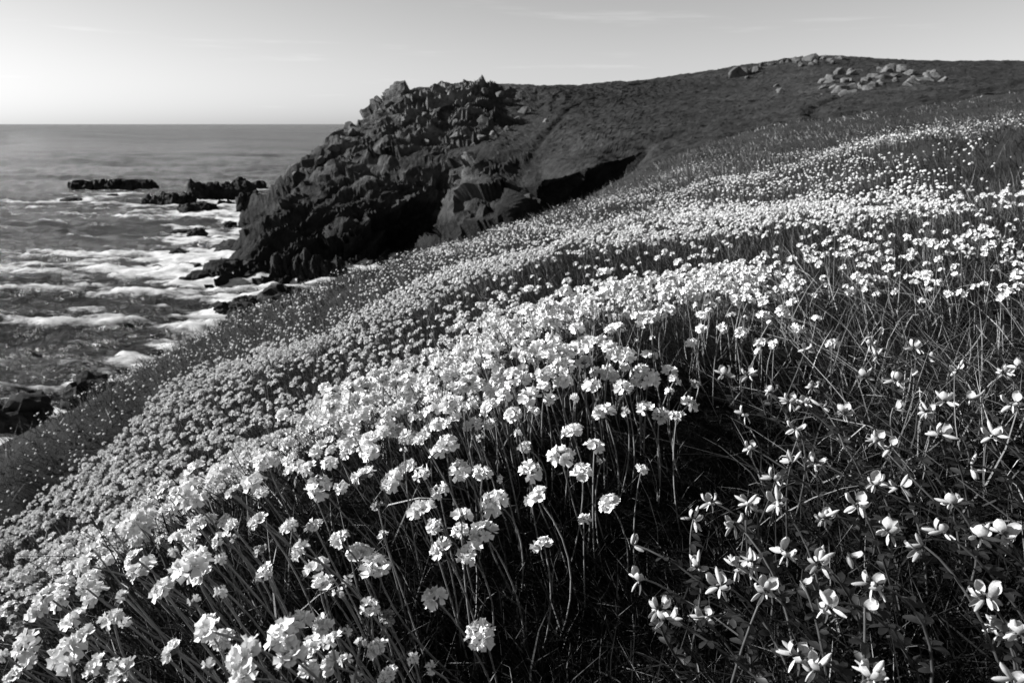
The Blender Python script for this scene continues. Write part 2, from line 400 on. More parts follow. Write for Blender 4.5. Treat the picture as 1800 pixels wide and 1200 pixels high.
Q = Q + 0.5 * np.stack([fbm(P3 * .3, 2, 71), fbm(P3 * .3, 2, 72), fbm(P3 * .3, 2, 73)], -1)
f1, f2, cid, tl1 = worley(Q / np.array([11.0, 8.0, 5.0]), 11)
g1, g2, cid2, tl2 = worley(Q / np.array([4.2, 3.4, 1.9]), 23)
h1, h2, cid3, tl3 = worley(Q / np.array([1.6, 1.4, .8]), 29)
rid = lambda p, o_, sd: 1 - 2 * np.abs(fbm(p, o_, sd, .55))
bed = Q[:, 2] / 2.1 + .9 * fbm(P3 * .09, 3, 81); bedf = bed - np.floor(bed); bed2 = Q[:, 2] / .75 + .6 * fbm(P3 * .2, 2, 82); bed2f = bed2 - np.floor(bed2)
big = 1.5 * rid(P3 * np.array([.085, .085, .085]), 4, 83) + 3.4 * tl1 + (cid - .5) * 1.2 + 1.5 * (bedf ** 2 - .35) - 1.5
sml = (cid2 - .5) * .25 + .5 * tl2 - .22 * np.exp(-(g2 - g1) * 18) + .30 * (bed2f - .5) + .5 * fbm(P3 * .55, 4, 84, .6) + .15 * tl3
rk = np.clip(rock.ravel() * 1.6, 0, 1) * np.interp(THn.ravel(), [-.02, .06], [1, .35])
fade = np.clip((Rn.ravel() - R_SPLIT) / 6, 0, 1)
disp = rk * (big + sml) + (1 - rk) / (1 + 3 * np.clip(slope.ravel() - .4, 0, 2)) * (0.50 * fbm(P3[:, :2] * .6, 4, 31, .6) + .4 * fbm(P3[:, :2] * .11, 3, 35))
disp = disp * fade
path = np.zeros(len(disp))
for pl in ([(838,268),(870,281),(925,294),(948,250),(1000,192),(1020,180)], [(1395,228),(1432,216),(1440,206),(1425,196),(1450,182),(1480,168)], [(1060,200),(1150,190),(1260,182),(1330,176)]):
    uu = np.interp(np.linspace(0, 1, 60), np.linspace(0, 1, len(pl)), [a[0] for a in pl]); vv = np.interp(np.linspace(0, 1, 60), np.linspace(0, 1, len(pl)), [a[1] for a in pl])
    q, okp = hit(uu, vv, t0=34); q = q[okp]
    for a, b in zip(q[:-1], q[1:]):
        if np.linalg.norm(a - b) > 14: continue
        ab = (b - a)[:2]; tt = np.clip(((P3[:, :2] - a[:2]) @ ab) / (ab @ ab + 1e-9), 0, 1)
        dd = np.hypot(P3[:, 0] - a[0] - tt * ab[0], P3[:, 1] - a[1] - tt * ab[1]); path = np.maximum(path, np.exp(-(dd / .55) ** 2))
disp = disp - .35 * path
P3 = P3 + nrm.reshape(-1, 3) * disp[:, None]
P3[:, 2] += near_bumps(X.ravel(), Y.ravel()) * (1 - fade)
tone = np.clip(.06 + .8 * np.clip(.5 + 1.1 * fbm(P3 * .35, 4, 85, .65), 0, 1) * (.4 + .6 * cid2) * np.clip((P3[:, 2] + 13) / 12, .25, 1) + .35 * np.clip((P3[:, 2] + 2) / 16, 0, 1), 0, 1)  # crag lightened with height: its sunlit look is put into the colour
tone = tone * np.interp(THn.ravel(), [-.06, -.02], [1, .15])  # right of the gully: dark earth, with the cut bank's shade painted in
wet = np.clip((-7.0 - P3[:, 2]) / 6, 0, 1)
HEAD_PTS = P3
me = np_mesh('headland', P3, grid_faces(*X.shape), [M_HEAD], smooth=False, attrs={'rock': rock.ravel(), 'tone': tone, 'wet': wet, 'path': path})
link('headland', me, kind='structure')

# ------------------------------------------------------------------ sea
def sea_rock_list():
    # u, v of the water line, width px, height px, depth factor, label
    return [(190,334,160,20,.35,'long flat black reef rock lying farthest out in the surf'),
            (128,352,36,6,.6,'small low black rock just left of and below the long reef'),
            (198,343,20,4,.6,'tiny dark rock awash under the long flat reef'),
            (290,362,100,20,.5,'ragged dark rock shelf at the left tip of the rocky point'),
            (350,372,60,22,.6,'rounded black rock at the foot of the reef shelf beside white foam'),
            (385,352,120,30,.5,'broad dark reef joining the point to the headland'),
            (430,334,70,18,.6,'humped dark rock on the far edge of the point against open sea'),
            (455,372,90,28,.6,'dark rock at the inner end of the point below the cliff'),
            (346,416,38,18,.8,'squat black rock standing in foam in the middle of the bay'),
            (318,406,32,5,.7,'thin black ledge beside the squat rock in the bay'),
            (405,396,22,9,.8,'small dark rock in the surf close under the cliff foot'),
            (316,446,32,11,.7,'low rounded dark rock lying left in the foamy bay'),
            (348,466,16,6,.7,'tiny dark rock in foam left of the cliff toe'),
            (275,468,16,5,.7,'tiny black rock farthest left in the foamy bay'),
            (410,480,70,26,.7,'jagged dark rock at the very toe of the cliff'),
            (540,492,140,44,.6,'large smooth slab of rock at the water line under the cliff'),
            (490,526,60,32,.8,'round dark rock in the cove below the large slab'),
            (438,532,56,18,.7,'flat dark rock in the cove left of the round one'),
            (402,552,70,24,.7,'slanting dark rock at the left of the cove mouth'),
            (436,590,120,50,.6,'dark layered rock ledge running down into the cove'),
            (505,552,120,48,.7,'dark rock bank behind the flowery slope in the cove'),
            (150,716,110,58,.8,'big pointed dark boulder below the grassy slope at left'),
            (204,704,46,38,.9,'smaller dark boulder right beside the big pointed one'),
            (5,760,130,66,.7,'dark rounded rock cut by the left edge of the picture'),
            (270,618,30,8,.8,'small dark rock awash near the shore left of the slope')]
th = np.radians(np.linspace(-62, 12, 340)); ry = np.concatenate([1 / np.linspace(1 / 26., 1 / 420., 430), 1 / np.linspace(1 / 425., 1 / 5000., 130), np.geomspace(5600, 40000, 12)])
TH, RY = np.meshgrid(th, ry); X = RY * np.tan(TH); Y = RY + 0 * TH
def waves(x, y):
    amp = np.clip(1 - (y - 60) / 500, .25, 1)
    wx = x + 2.5 * fbm(np.stack([x, y], -1) * .05, 2, 201); wy = y + 6 * fbm(np.stack([x, y], -1) * .035, 3, 202)
    h = 0
    for lam, ang, a, ph in ((19, 8, .26, 0.), (9.5, -14, .20, 1.3), (5.2, 22, .16, 2.2), (2.9, -8, .11, .7), (1.9, 14, .06, .4)):
        kx, ky = math.sin(R_(ang)), math.cos(R_(ang)); s = np.sin((wx * kx + wy * ky) * 2 * math.pi / lam + ph)
        h = h + a * (1 - 2 * np.abs(s) ** .8 + .3)
    h = h + .62 * fbm(np.stack([x * .25, y * .6], -1), 5, 203, .6)
    h = h + .10 * fbm(np.stack([x * .6, y * 1.5], -1), 3, 204) * np.clip((140 - y) / 60, 0, 1)
    h = h * amp * np.clip((900 - y) / 500, 0, 1)
    far = np.clip((y - 120) / 150, 0, 1); k = np.clip(y / 400, 1, 12)
    return h + far * np.minimum(k, 4) * np.clip((9000 - y) / 6000, 0, 1) * (1.6 * fbm(np.stack([x * .012 / k, y * .030 / k], -1), 5, 205, .65) + 1.0 * fbm(np.stack([x * .05 / k, y * .11 / k], -1), 3, 206))
H = waves(X, Y)
bot = base_h(np.clip(X, -130, 60), np.clip(Y, 20, 300))
shore = np.clip((bot + 18.6) / 2.6, 0, 1)
rocks = sea_rock_list(); rock_pos = []
for (u, v, wd, ht, dp, lab) in rocks:
    r = ray(u, v); P = r * (SEA / r[2]); wm = wd / FPX * (P[1] * CP - P[2] * SP); rock_pos.append((P, wm))
    dd = np.sqrt(((X - P[0]) / (wm * .62 + 2)) ** 2 + ((Y - P[1]) / (wm * .5 * max(dp, .7) + 5)) ** 2)
    shore = np.maximum(shore, np.clip(1.35 - dd, 0, 1) * .8)
bay = np.clip((205 - Y) / 60, 0, 1) * np.clip((X + 165) / 90, 0, 1)
patch = fbm(np.stack([X * .035, Y * .06], -1), 3, 211)
foam = .02 + .27 * bay + .26 * patch * bay + .45 * shore + .45 * np.clip(H, -.6, .6) * (bay * .8 + .2) + .10 * np.clip(patch, 0, 1) + .17 * np.clip((85 - Y) / 30, 0, 1)
me = np_mesh('sea', np.stack([X, Y, SEA + H], -1).reshape(-1, 3), grid_faces(*X.shape), [M_SEA], smooth=True, attrs={'foam': foam.ravel()})
link('sea', me, kind='structure')

# ------------------------------------------------------------------ rocks
def lump_mesh(seed, subdiv=4, amp=.35, cell=.8):
    bm = bmesh.new(); bmesh.ops.create_icosphere(bm, subdivisions=subdiv, radius=1)
    V = np.array([v.co for v in bm.verts]); F = np.array([[v.index for v in f.verts] for f in bm.faces]); bm.free()
    q = V / cell + seed * 7.3
    a, b, c, tl1 = worley(q, seed); a2, b2, c2, tl2 = worley(q * 2.3, seed + 5)
    s = 1 + amp * ((c - .5) * 1.2 + 1.4 * tl1 - .35 * np.exp(-(b - a) * 12)) + amp * .5 * ((c2 - .5) * 1.0 + 1.4 * tl2 - .3 * np.exp(-(b2 - a2) * 12))
    return V * s[:, None], F
def sea_rock_mesh(seed, ln, wd, ht, mat):
    V, F = lump_mesh(seed, 4)
    V = V.copy(); V[:, 2] = np.sign(V[:, 2]) * np.abs(V[:, 2]) ** .7
    return np_mesh('sea_rock', V * np.array([ln, wd, ht]), F, [mat])
for k, ((u, v, wd, ht, dp, lab), (P, wm)) in enumerate(zip(rocks, rock_pos)):
    hm = ht / FPX * P[1]
    if wm > 7 and wd / ht > 2.2:                       # long reefs: several blocks fused along the length
        Vs, Fs, o = [], [], 0; nb = 4 if wd < 140 else 6
        for j in range(nb):
            V, F = lump_mesh(k * 10 + j, 4)
            s = wm * (.5 / nb) * random.uniform(1.25, 1.7); V = V * np.array([s, wm * dp * .25 * random.uniform(.8, 1.2), hm * random.uniform(.8, 1.12)])
            if k == 0: V[:, 2] = np.minimum(V[:, 2], hm * random.uniform(.85, 1.0))
            V[:, 0] += ((j + .5) / nb - .5) * wm * .9; V[:, 1] += random.uniform(-.1, .1) * wm * dp
            Vs.append(V); Fs.append(F + o); o += len(V)
        me = np_mesh('sea_rock', np.concatenate(Vs), np.concatenate(Fs), [M_WET])
    else:
        me = sea_rock_mesh(k * 10, wm * .5, wm * dp * .5, hm * .95, M_GREYROCK if 'slab' in lab else M_WET)
    o = link('sea_rock', me, label=lab, category='rock', group='rocks in the sea below the headland')
    o.location = (P[0], P[1] + (wm * dp * .3 if wd > 60 else 0), SEA - .15); o.rotation_euler = (0, 0, random.uniform(-.15, .15))

def boulder_mesh(seed):
    r = random.Random(seed); bm = bmesh.new()
    ax = (1, r.uniform(.6, .95), r.uniform(.55, .95))
    for _ in range(14):
        p = Vector((r.gauss(0, 1), r.gauss(0, 1), r.gauss(0, 1))).normalized() * r.uniform(.85, 1.08)
        bm.verts.new((p.x * ax[0], p.y * ax[1], p.z * ax[2]))
    res = bmesh.ops.convex_hull(bm, input=bm.verts)
    bmesh.ops.delete(bm, geom=[g for g in res['geom_interior'] if isinstance(g, bmesh.types.BMVert)], context='VERTS')
    bmesh.ops.dissolve_limit(bm, angle_limit=R_(12), verts=bm.verts, edges=bm.edges)
    bmesh.ops.bevel(bm, geom=list(bm.edges), offset=.035, segments=1, affect='EDGES', clamp_overlap=True)
    bmesh.ops.triangulate(bm, faces=bm.faces)
    me = bpy.data.meshes.new('boulder'); bm.to_mesh(me); bm.free()
    return me
B_PALE, B_GREY = [], []
for k in range(9):
    a = boulder_mesh(100 + k); a.materials.append(M_PALE); B_PALE.append(a)
    b = a.copy(); b.materials.clear(); b.materials.append(M_GREYROCK); B_GREY.append(b)
ORD = ['first','second','third','fourth','fifth','sixth','seventh','eighth','ninth','tenth','eleventh','twelfth','thirteenth','fourteenth','fifteenth','sixteenth',
       'seventeenth','eighteenth','nineteenth','twentieth','twenty-first','twenty-second','twenty-third','twenty-fourth','twenty-fifth','twenty-sixth','twenty-seventh',
       'twenty-eighth','twenty-ninth','thirtieth','thirty-first','thirty-second','thirty-third','thirty-fourth','thirty-fifth','thirty-sixth','thirty-seventh','thirty-eighth']
c4 = lambda L: [(1200 + x / 3, 60 + y / 3, w_ / 3) for x, y, w_ in L]
c3 = lambda L: [(700 + x / 3, 80 + y / 3, w_ / 3) for x, y, w_ in L]
c2 = lambda L: [(300 + x / 3, 120 + y / 3, w_ / 3) for x, y, w_ in L]
outcrops = [
 ('grey', 'crowning the summit of the hill', c4([(600,112,26),(540,138,40),(575,134,46),(620,130,40),(660,134,46),(700,128,40),(740,130,40),(640,152,46),(690,158,36),(600,150,36),(770,140,30),(830,128,36)])),
 ('grey', 'in the cluster left of the summit', c4([(290,212,66),(322,202,40),(270,192,30),(350,198,40),(382,190,40),(418,168,20),(340,230,25),(450,165,22),(480,160,24)])),
 ('pale', 'in the left half of the pale hillside outcrop', c4([(495,270,28),(510,305,40),(720,325,25),(760,250,56),(790,270,46),(830,290,66),(780,232,46),(820,210,46),(870,200,46),(920,195,40),(870,280,56),(900,300,46),(860,250,40),(850,312,46),(740,275,30)])),
 ('pale', 'in the right half of the pale hillside outcrop', c4([(960,240,46),(1000,220,46),(1050,190,56),(1090,185,46),(1070,232,56),(1030,260,46),(1120,252,32),(1150,195,46),(1190,205,40),(1190,270,45),(1215,255,56),(1270,235,66),(1320,215,50),(1280,210,30),(1360,240,40),(970,280,46),(940,265,40),(1110,215,40),(1230,225,34)])),
 ('pale', 'scattered on the grass right of the crag', c3([(575,285,46),(640,285,25),(650,355,56),(590,380,38),(630,385,38),(580,435,40),(290,470,45),(330,455,38),(280,430,30),(430,480,46),(400,490,30),(500,460,46),(440,400,50),(360,380,36),(780,395,34),(700,340,24)])),
 ('grey', 'on the upper crag below the skyline', c3([(140,350,76),(190,360,56),(110,430,50),(40,370,76),(320,250,56),(330,310,56),(380,310,46),(160,480,56)])),
 ('grey', 'in the tumbled bank above the flowery slope', c3([(560,815,46),(540,900,50),(600,880,46),(500,870,40),(450,905,46),(480,935,40),(640,805,50),(690,785,46),(520,960,36),(430,955,40),(400,925,36),(380,980,40),(560,850,36),(470,980,36),(350,940,40),(590,930,40),(330,690,40),(345,730,40),(300,670,36),(400,770,36)])),
 ('grey', 'on the jagged skyline of the crag', [(683,174,24),(700,168,28),(718,163,26),(735,158,34),(755,153,28),(772,150,34),(790,147,30),(808,146,22),(826,151,36),(848,156,26),(880,160,26),(662,196,28),(672,184,22),(645,214,28),(622,233,26),(604,246,24),(586,258,28),(562,276,26),(540,288,24),(520,299,26)]),
]
for kind, where, L in outcrops:
    if kind == 'pale' and 'outcrop' in where or 'summit' in where: L = L + [(u + random.uniform(-9, 9), v + random.uniform(-4, 5), wd * random.uniform(.45, .9)) for u, v, wd in L]
    L = sorted(L)[:38]
    P, ok = hit([l[0] for l in L], [l[1] + l[2] * .22 for l in L], t0=34)
    j = 0
    for (u, v, wd), p, good in zip(L, P, ok):
        if not good or p[2] < SEA - 2: continue
        p = HEAD_PTS[np.argmin(((HEAD_PTS - p) ** 2).sum(1))] if p[1] > 38 else p
        d = p[1] * CP - p[2] * SP; s = wd / FPX * d * (.5 if 'skyline' in where or 'face' in where else .86)
        me = random.choice(B_PALE if kind == 'pale' else B_GREY)
        o = link('boulder', me, category='boulder', group='boulders ' + where,
                 label=('pale' if kind == 'pale' else 'grey') + ' boulder ' + where + ', ' + ORD[j] + ' from the left')
        o.location = (p[0], p[1], p[2] + s * (.08 if 'pale' == kind or 'summit' in where else -.15)); o.scale = (s, s * random.uniform(.8, 1.1), s * random.uniform(.75, 1.05))
        o.rotation_euler = (random.uniform(-.4, .4), random.uniform(-.4, .4), random.uniform(0, 6.28)); j += 1

# ------------------------------------------------------------------ plant templates
def petal(L, w0, w1, w2, bend, notch=.9, seg=3):
    """obovate petal from the origin along +X, curling up/back by bend; returns V,F"""
    V, F = [], []
    ts = np.linspace(0, 1, seg + 1); a = 0; x = z = 0; pt = 0
    prof = lambda t: w0 + (w1 - w0) * min(t / .55, 1) if t < .55 else w1 + (w2 - w1) * (t - .55) / .45
    for i, t in enumerate(ts):
        a = bend * t
        if i: x += math.cos(a) * L / seg; z -= math.sin(a) * L / seg
        wv = prof(t) / 2; cup = .25 * wv
        V += [(x * (1 if i < seg else .96), -wv, z + cup), (x * (notch if i == seg else 1.0), 0, z), (x * (1 if i < seg else .96), wv, z + cup)]
        if i:
            b = 3 * i
            F += [(b - 3, b - 2, b + 1), (b - 3, b + 1, b), (b - 2, b - 1, b + 2), (b - 2, b + 2, b + 1)]
    return np.array(V), np.array(F)
def rotm(axis, ang): return np.array(Matrix.Rotation(ang, 3, axis))
def join(parts):
    Vs, Fs, o = [], [], 0
    for V, F in parts: Vs.append(V); Fs.append(F + o); o += len(V)
    return np.concatenate(Vs), np.concatenate(Fs)
def floret_t(seed, seg=3):
    r = np.random.default_rng(seed); parts = []
    for k in range(5):
        V, F = petal(.0090 * r.uniform(.85, 1.15), .0012, .0056, .0062 * r.uniform(.8, 1.15), r.uniform(-.2, 1.0), r.uniform(.88, .97), seg)
        V = V + np.array([.0006, 0, 0])
        V = V @ rotm('Y', -R_(r.uniform(36, 62))).T             # rise from the floret axis (+Z)
        V = V @ rotm('Z', k * 2 * math.pi / 5 + r.uniform(-.15, .15)).T
        parts.append((V, F))
    return join(parts)
def align_z(d):
    return np.array(Vector((0, 0, 1)).rotation_difference(Vector(d)).to_matrix())
def head_dirs(seed, nf, spread=.84):
    r = np.random.default_rng(seed); L = []
    ph0 = r.uniform(0, 6.28)
    for k in range(nf):
        t = (k + .5) / nf; pol = math.acos(1 - t * spread); phi = ph0 + k * 2.39996 + r.uniform(-.2, .2); pol += r.uniform(-.1, .1)
        L.append((math.sin(pol) * math.cos(phi), math.sin(pol) * math.sin(phi), math.cos(pol)))
    return L
def core_t(ns=7):
    """bracts and calyx: a squat top shape ending on the stem at the origin"""
    prof = [(.0009, 0), (.0042, .0022), (.0062, .0052), (.0052, .0085), (.0, .0105)]
    V = []; F = []
    for i, (rr, z) in enumerate(prof):
        for k in range(ns): a = 6.28318 * k / ns; V.append((rr * math.cos(a), rr * math.sin(a), z))
    for i in range(len(prof) - 1):
        for k in range(ns):
            a, b = i * ns + k, i * ns + (k + 1) % ns; F += [(a, b, b + ns), (a, b + ns, a + ns)]
    return np.array(V), np.array(F)
HC = np.array([0, 0, .0058])
def floret_xf(d, r):
    """pose of a floret on the head"""
    M = align_z(d) @ rotm('Z', r.uniform(0, 6.28)); s = r.uniform(.8, 1.15)
    return M * s, HC + np.array(d) * np.array([.0066, .0066, .0012]) 
def head_t(seed, nf=10, seg=3):
    r = np.random.default_rng(seed); parts = []
    for k, d in enumerate(head_dirs(seed, nf)):
        V, F = floret_t(seed * 50 + k, seg); M, p = floret_xf(d, r); parts.append((V @ M.T + p, F))
    pv, pf = join(parts); cv, cf = core_t(7 if seg > 1 else 5)
    V, F = join([(pv, pf), (cv, cf)]); mi = np.concatenate([np.zeros(len(pf), int), np.ones(len(cf), int)])
    return V, F, mi
def tube(P, rad, ns=5):
    P = np.asarray(P); V, F = [], []
    for i in range(len(P)):
        t = P[min(i + 1, len(P) - 1)] - P[max(i - 1, 0)]; t = t / (np.linalg.norm(t) + 1e-12)
        a = np.cross(t, [0.3, 1, 0]); a /= np.linalg.norm(a) + 1e-12; b = np.cross(t, a)
        rr = rad if np.isscalar(rad) else rad[i]
        for k in range(ns): an = 6.28318 * k / ns; V.append(P[i] + rr * (a * math.cos(an) + b * math.sin(an)))
    for i in range(len(P) - 1):
        for k in range(ns):
            x, y = i * ns + k, i * ns + (k + 1) % ns; F += [(x, y, y + ns), (x, y + ns, x + ns)]
    return np.array(V), np.array(F)
def bez(a, b, c, n):
    t = np.linspace(0, 1, n)[:, None]; return a * (1 - t) ** 2 + 2 * b * t * (1 - t) + c * t ** 2

# ------------------------------------------------------------------ thrift flowers read off the photograph (u, v, width px)
def c(L, ox, oy): return [(ox + x / 3, oy + y / 3, w_ / 3) for x, y, w_ in L]
fl = c([(55,440,100),(70,480,90),(170,470,90),(225,500,90),(110,605,100),(160,665,80),(235,670,80),(40,600,90),(60,775,85),(330,645,80),(375,700,90),(400,600,110),(345,500,120),
 (475,510,110),(330,870,60),(420,810,110),(285,990,65),(420,990,110),(555,830,135),(580,715,120),(705,740,130),(770,640,130),(840,475,120),(620,540,110),(690,580,90),(745,520,100),
 (625,970,130),(745,990,120),(515,1085,110),(730,810,50),(835,1020,60),(905,680,120),(985,590,140),(930,785,90),(965,855,80),(1015,665,80),(960,485,120),(1065,535,90),(1005,980,140),
 (800,1140,170),(1030,1120,150),(1160,900,150),(1215,770,130),(1340,850,130),(1370,930,90),(1270,980,130),(1585,970,75),(1410,1150,130),(1190,430,100),(1165,510,120),(1280,400,110),
 (1350,460,100),(1325,530,120),(1475,370,130),(1480,540,120),(1385,665,130),(1500,670,110),(1620,490,140),(1600,650,110),(1680,690,110),(1725,455,110),(1760,505,80),(1770,690,90),
 (1120,280,100),(1245,225,95),(1260,175,60),(1035,320,100),(940,365,120),(1090,370,130),(930,310,100),(790,360,90),(720,315,80),(1365,110,70),(1440,165,60),(1490,245,65),
 (1555,295,55),(1600,150,80),(1685,145,80),(1640,280,60),(1620,185,55),(1410,285,50),(1420,20,100),(1590,435,80),(920,185,60),(1070,100,80),(870,240,70),(560,300,80),(440,380,90),
 (500,415,90),(575,400,90),(620,345,90),(700,395,80),(780,415,80),(850,385,60),(660,290,80),(590,230,80),(640,195,80),(700,235,80),(750,210,70),(800,120,80),(850,60,80),(960,30,90),
 (740,110,80),(1000,120,70),(950,140,50),(1730,560,80),(1560,500,90),(1410,440,80),(1110,450,90),(900,520,90),(560,470,90),(280,520,90),(130,540,80),(20,530,80),(200,550,70),(860,630,80),
 (1100,600,90),(1230,600,90),(480,600,90),(560,610,100),(640,650,90)], 600, 500)
fl += c([(190,265,90),(420,280,150),(490,370,100),(640,310,130),(630,390,110),(745,405,170),(670,515,150),(525,485,150),(215,415,110),(95,500,150),(185,575,170),(20,420,80),(40,660,110),
 (495,745,150),(725,945,170),(150,800,110),(240,855,80),(185,1020,140),(380,1070,110),(470,1120,70),(250,1150,140),(80,1180,100),(20,920,100),(100,985,70),(1060,470,130),(1280,330,60),(15,1080,60)], 600, 800)
fl += c([(1015,85,160),(1150,90,125),(860,180,120),(925,190,90),(715,245,105),(890,285,100),(1015,240,150),(1165,170,80),(1230,190,60),(1375,190,85),(700,360,170),(590,385,90),(490,415,120),
 (545,420,90),(320,535,130),(440,570,140),(490,490,80),(705,545,140),(735,455,110),(620,520,90),(850,440,100),(935,420,80),(910,510,110),(1010,435,100),(1000,500,80),(1025,350,110),
 (1215,375,100),(1150,445,90),(1225,430,90),(1360,345,120),(1370,495,110),(1165,540,95),(1390,615,110),(1070,630,135),(1165,715,110),(1520,375,100),(1660,370,120),(1580,500,65),
 (1670,580,140),(1700,665,150),(1780,440,120),(1785,720,100),(850,705,150),(1020,760,90),(645,740,80),(240,735,140),(440,690,90),(200,820,140),(95,900,100),(330,880,80),(590,860,140),
 (660,880,70),(450,940,125),(130,1000,170),(130,1110,150),(30,950,100),(365,1090,70),(500,1105,140),(600,1095,70),(640,1160,190),(910,1020,160),(1080,910,190),(1175,970,150),
 (1100,1105,80),(1280,1040,220),(1480,950,200),(1560,880,180),(1700,900,140),(1530,1050,190),(1640,1000,140),(1740,1100,150),(1280,1170,200),(1740,970,100),(1630,1130,120),(40,800,100),
 (100,790,90),(60,1170,120),(1420,20,120),(1620,70,110),(1540,20,80),(290,620,100),(180,700,100),(60,860,100),(20,1050,110)], 0, 800)
fl += c([(20,210,80),(110,250,70),(170,265,60),(130,330,70),(250,215,75),(330,250,70),(370,270,60),(440,255,60),(60,310,80),(330,330,75),(280,380,80),(400,355,60),(595,280,45),(745,290,58),
 (580,325,60),(70,410,55),(110,465,60),(255,460,40),(330,475,60),(460,500,60),(605,530,70),(710,475,60),(100,530,70),(210,530,70),(310,550,80),(40,610,80),(410,600,80),(400,650,75),
 (480,610,60),(60,820,80),(40,920,110),(790,610,75),(470,640,50),(150,290,60),(230,300,60),(190,380,60),(20,330,70)], 1200, 400)
near_list = fl
# fill the densest part of the clump until 300 stand
poly_fill = []
while len(near_list) + len(poly_fill) < 300:
    u = random.uniform(560, 1330); v = random.uniform(455, 700)
    top = np.interp(u, [560, 640, 740, 850, 960, 1080, 1300], [690, 650, 625, 540, 490, 470, 485])
    if v < top or v > top + 190 or (u > 1180 and v > 560): continue
    if min((abs(u - a) ** 2 + abs(v - b) ** 2 for a, b, _ in near_list + poly_fill)) < 10 ** 2: continue
    poly_fill.append((u, v, np.interp(v, [470, 560, 700], [27, 30, 38]) * random.uniform(.85, 1.1)))
near_list = near_list + poly_fill
U = np.array([f[0] for f in near_list]); Vv = np.array([f[1] for f in near_list]); Wd = np.array([f[2] for f in near_list])
hst = np.random.default_rng(3).uniform(.075, .115, len(U))
HP, okh = hit(U, Vv, hst, t0=.15, t1=6, steps=700)
dep = HP[:, 1] * CP - HP[:, 2] * SP
size = np.clip(Wd * dep / FPX, .0125, .034)
HEADV = []; HEADM = []
for k in range(8):
    V, F, mi = head_t(k + 1, 7 + k % 3, 3); HEADM.append(np_mesh('flower_head', V, F, [M_PETAL, M_BRACT], mi, smooth=True))
M_FADED = petal_material('faded_petal', 0.16, 0.42, 0.10)
FADED, BUDS = [], []
for k in range(4):
    V, F, mi = head_t(k + 21, 6, 3); FADED.append(np_mesh('flower_head', V * np.array([.85, .85, .9]), F, [M_FADED, M_BRACT], mi, smooth=True))
    V, F, mi = head_t(k + 31, 3 + k % 2, 3); V = V * np.array([.62, .62, 1.0]); BUDS.append(np_mesh('flower_head', V, F, [M_PETAL, M_BRACT], mi, smooth=True))
FLOR = []
for k in range(6):
    V, F = floret_t(900 + k, 3); FLOR.append(np_mesh('floret', V, F, [M_PETAL], smooth=True))
cv, cf = core_t(9); COREM = np_mesh('flower_head', cv, cf, [M_BRACT], smooth=True)
HEAD_D = .0290                                    # diameter of the head templates

def lean_dir(u):
    """heads lean down the slope, to the left, more so at the left"""
    k = np.interp(u, [0, 400, 800, 1100, 1800], [.75, .55, .28, .05, -.05])
    return k
rowname = lambda v: 'bottom edge' if v > 1090 else 'lower foreground' if v > 930 else 'middle foreground' if v > 780 else 'middle of the clump' if v > 640 else 'upper clump' if v > 540 else 'crest of the clump'
colname = lambda u: 'far left' if u < 220 else 'left' if u < 450 else 'left of centre' if u < 650 else 'centre' if u < 850 else 'right of centre' if u < 1050 else 'right' if u < 1250 else 'far right'
zones = {}
for i in np.argsort(U): zones.setdefault((rowname(Vv[i]), colname(U[i])), []).append(i)
label_of = {}
for (rn, cn), ids in zones.items():
    for j, i in enumerate(ids):
        sz = 'small' if size[i] < .017 else 'large' if size[i] > .025 else 'white'
        label_of[i] = f"{sz} pale thrift at the {rn}, {cn}, {ORD[min(j, 37)]} from left"
big_ids = set(np.argsort(-Wd)[:80])
def frame_mat(d, roll):
    M = Matrix(align_z(d)) @ Matrix.Rotation(roll, 3, 'Z'); return M
for i in range(len(U)):
    if not okh[i]: continue
    hp = Vector(HP[i]); h = hst[i]; s = size[i] / HEAD_D
    ln = lean_dir(U[i]) + random.gauss(0, .16); ly = random.gauss(.05, .16)
    bx, by = hp.x + ln * h, hp.y - ly * h
    bz = float(ground(np.array([bx]), np.array([by]))[0])
    base = Vector((bx, by, bz - .004))
    root = bpy.data.objects.new('thrift_flower', None); C.objects.link(root); root.empty_display_size = .01
    root.location = base; root['label'] = label_of[i]; root['category'] = 'flower'; root['group'] = 'thrift flowers of the front clump'
    tip = hp - base
    ax = Vector((-ln * .9 + random.gauss(0, .25), ly - .25 + random.gauss(0, .22), 1.0)).normalized()
    neck = tip - ax * .006 * s
    ctlp = np.array(neck) - np.array(ax) * h * .5 + np.array([random.gauss(0, .008), random.gauss(0, .008), 0])
    path = bez(np.zeros(3), ctlp, np.array(neck), 8)
    V, F = tube(path, np.linspace(.00085, .00068, 8) * (.7 + .3 * s), 5)
    link('stem', np_mesh('stem', V, F, [M_STEM], smooth=True), root)
    M = frame_mat(ax, random.uniform(0, 6.28))
    if i in big_ids:
        hd = link('flower_head', COREM, root); hd.matrix_basis = Matrix.Translation(neck) @ M.to_4x4() @ Matrix.Diagonal((s, s, s * random.uniform(.72, .92), 1))
        r = np.random.default_rng(5000 + i)
        for d in head_dirs(5000 + i, 7 + i % 4, (.84 if size[i] > .017 else .5)):
            Mf, p = floret_xf(d, r)
            f = link('floret', random.choice(FLOR), hd)
            m4 = Matrix(Mf).to_4x4(); m4.translation = Vector(p); f.matrix_basis = m4
    else:
        q = random.random(); pool = BUDS if (size[i] < .017 and q < .55) or q < .06 else FADED if q > .93 else HEADM
        hd = link('flower_head', random.choice(pool), root); hd.matrix_basis = Matrix.Translation(neck) @ M.to_4x4() @ Matrix.Diagonal((s, s, s * random.uniform(.72, .92), 1))

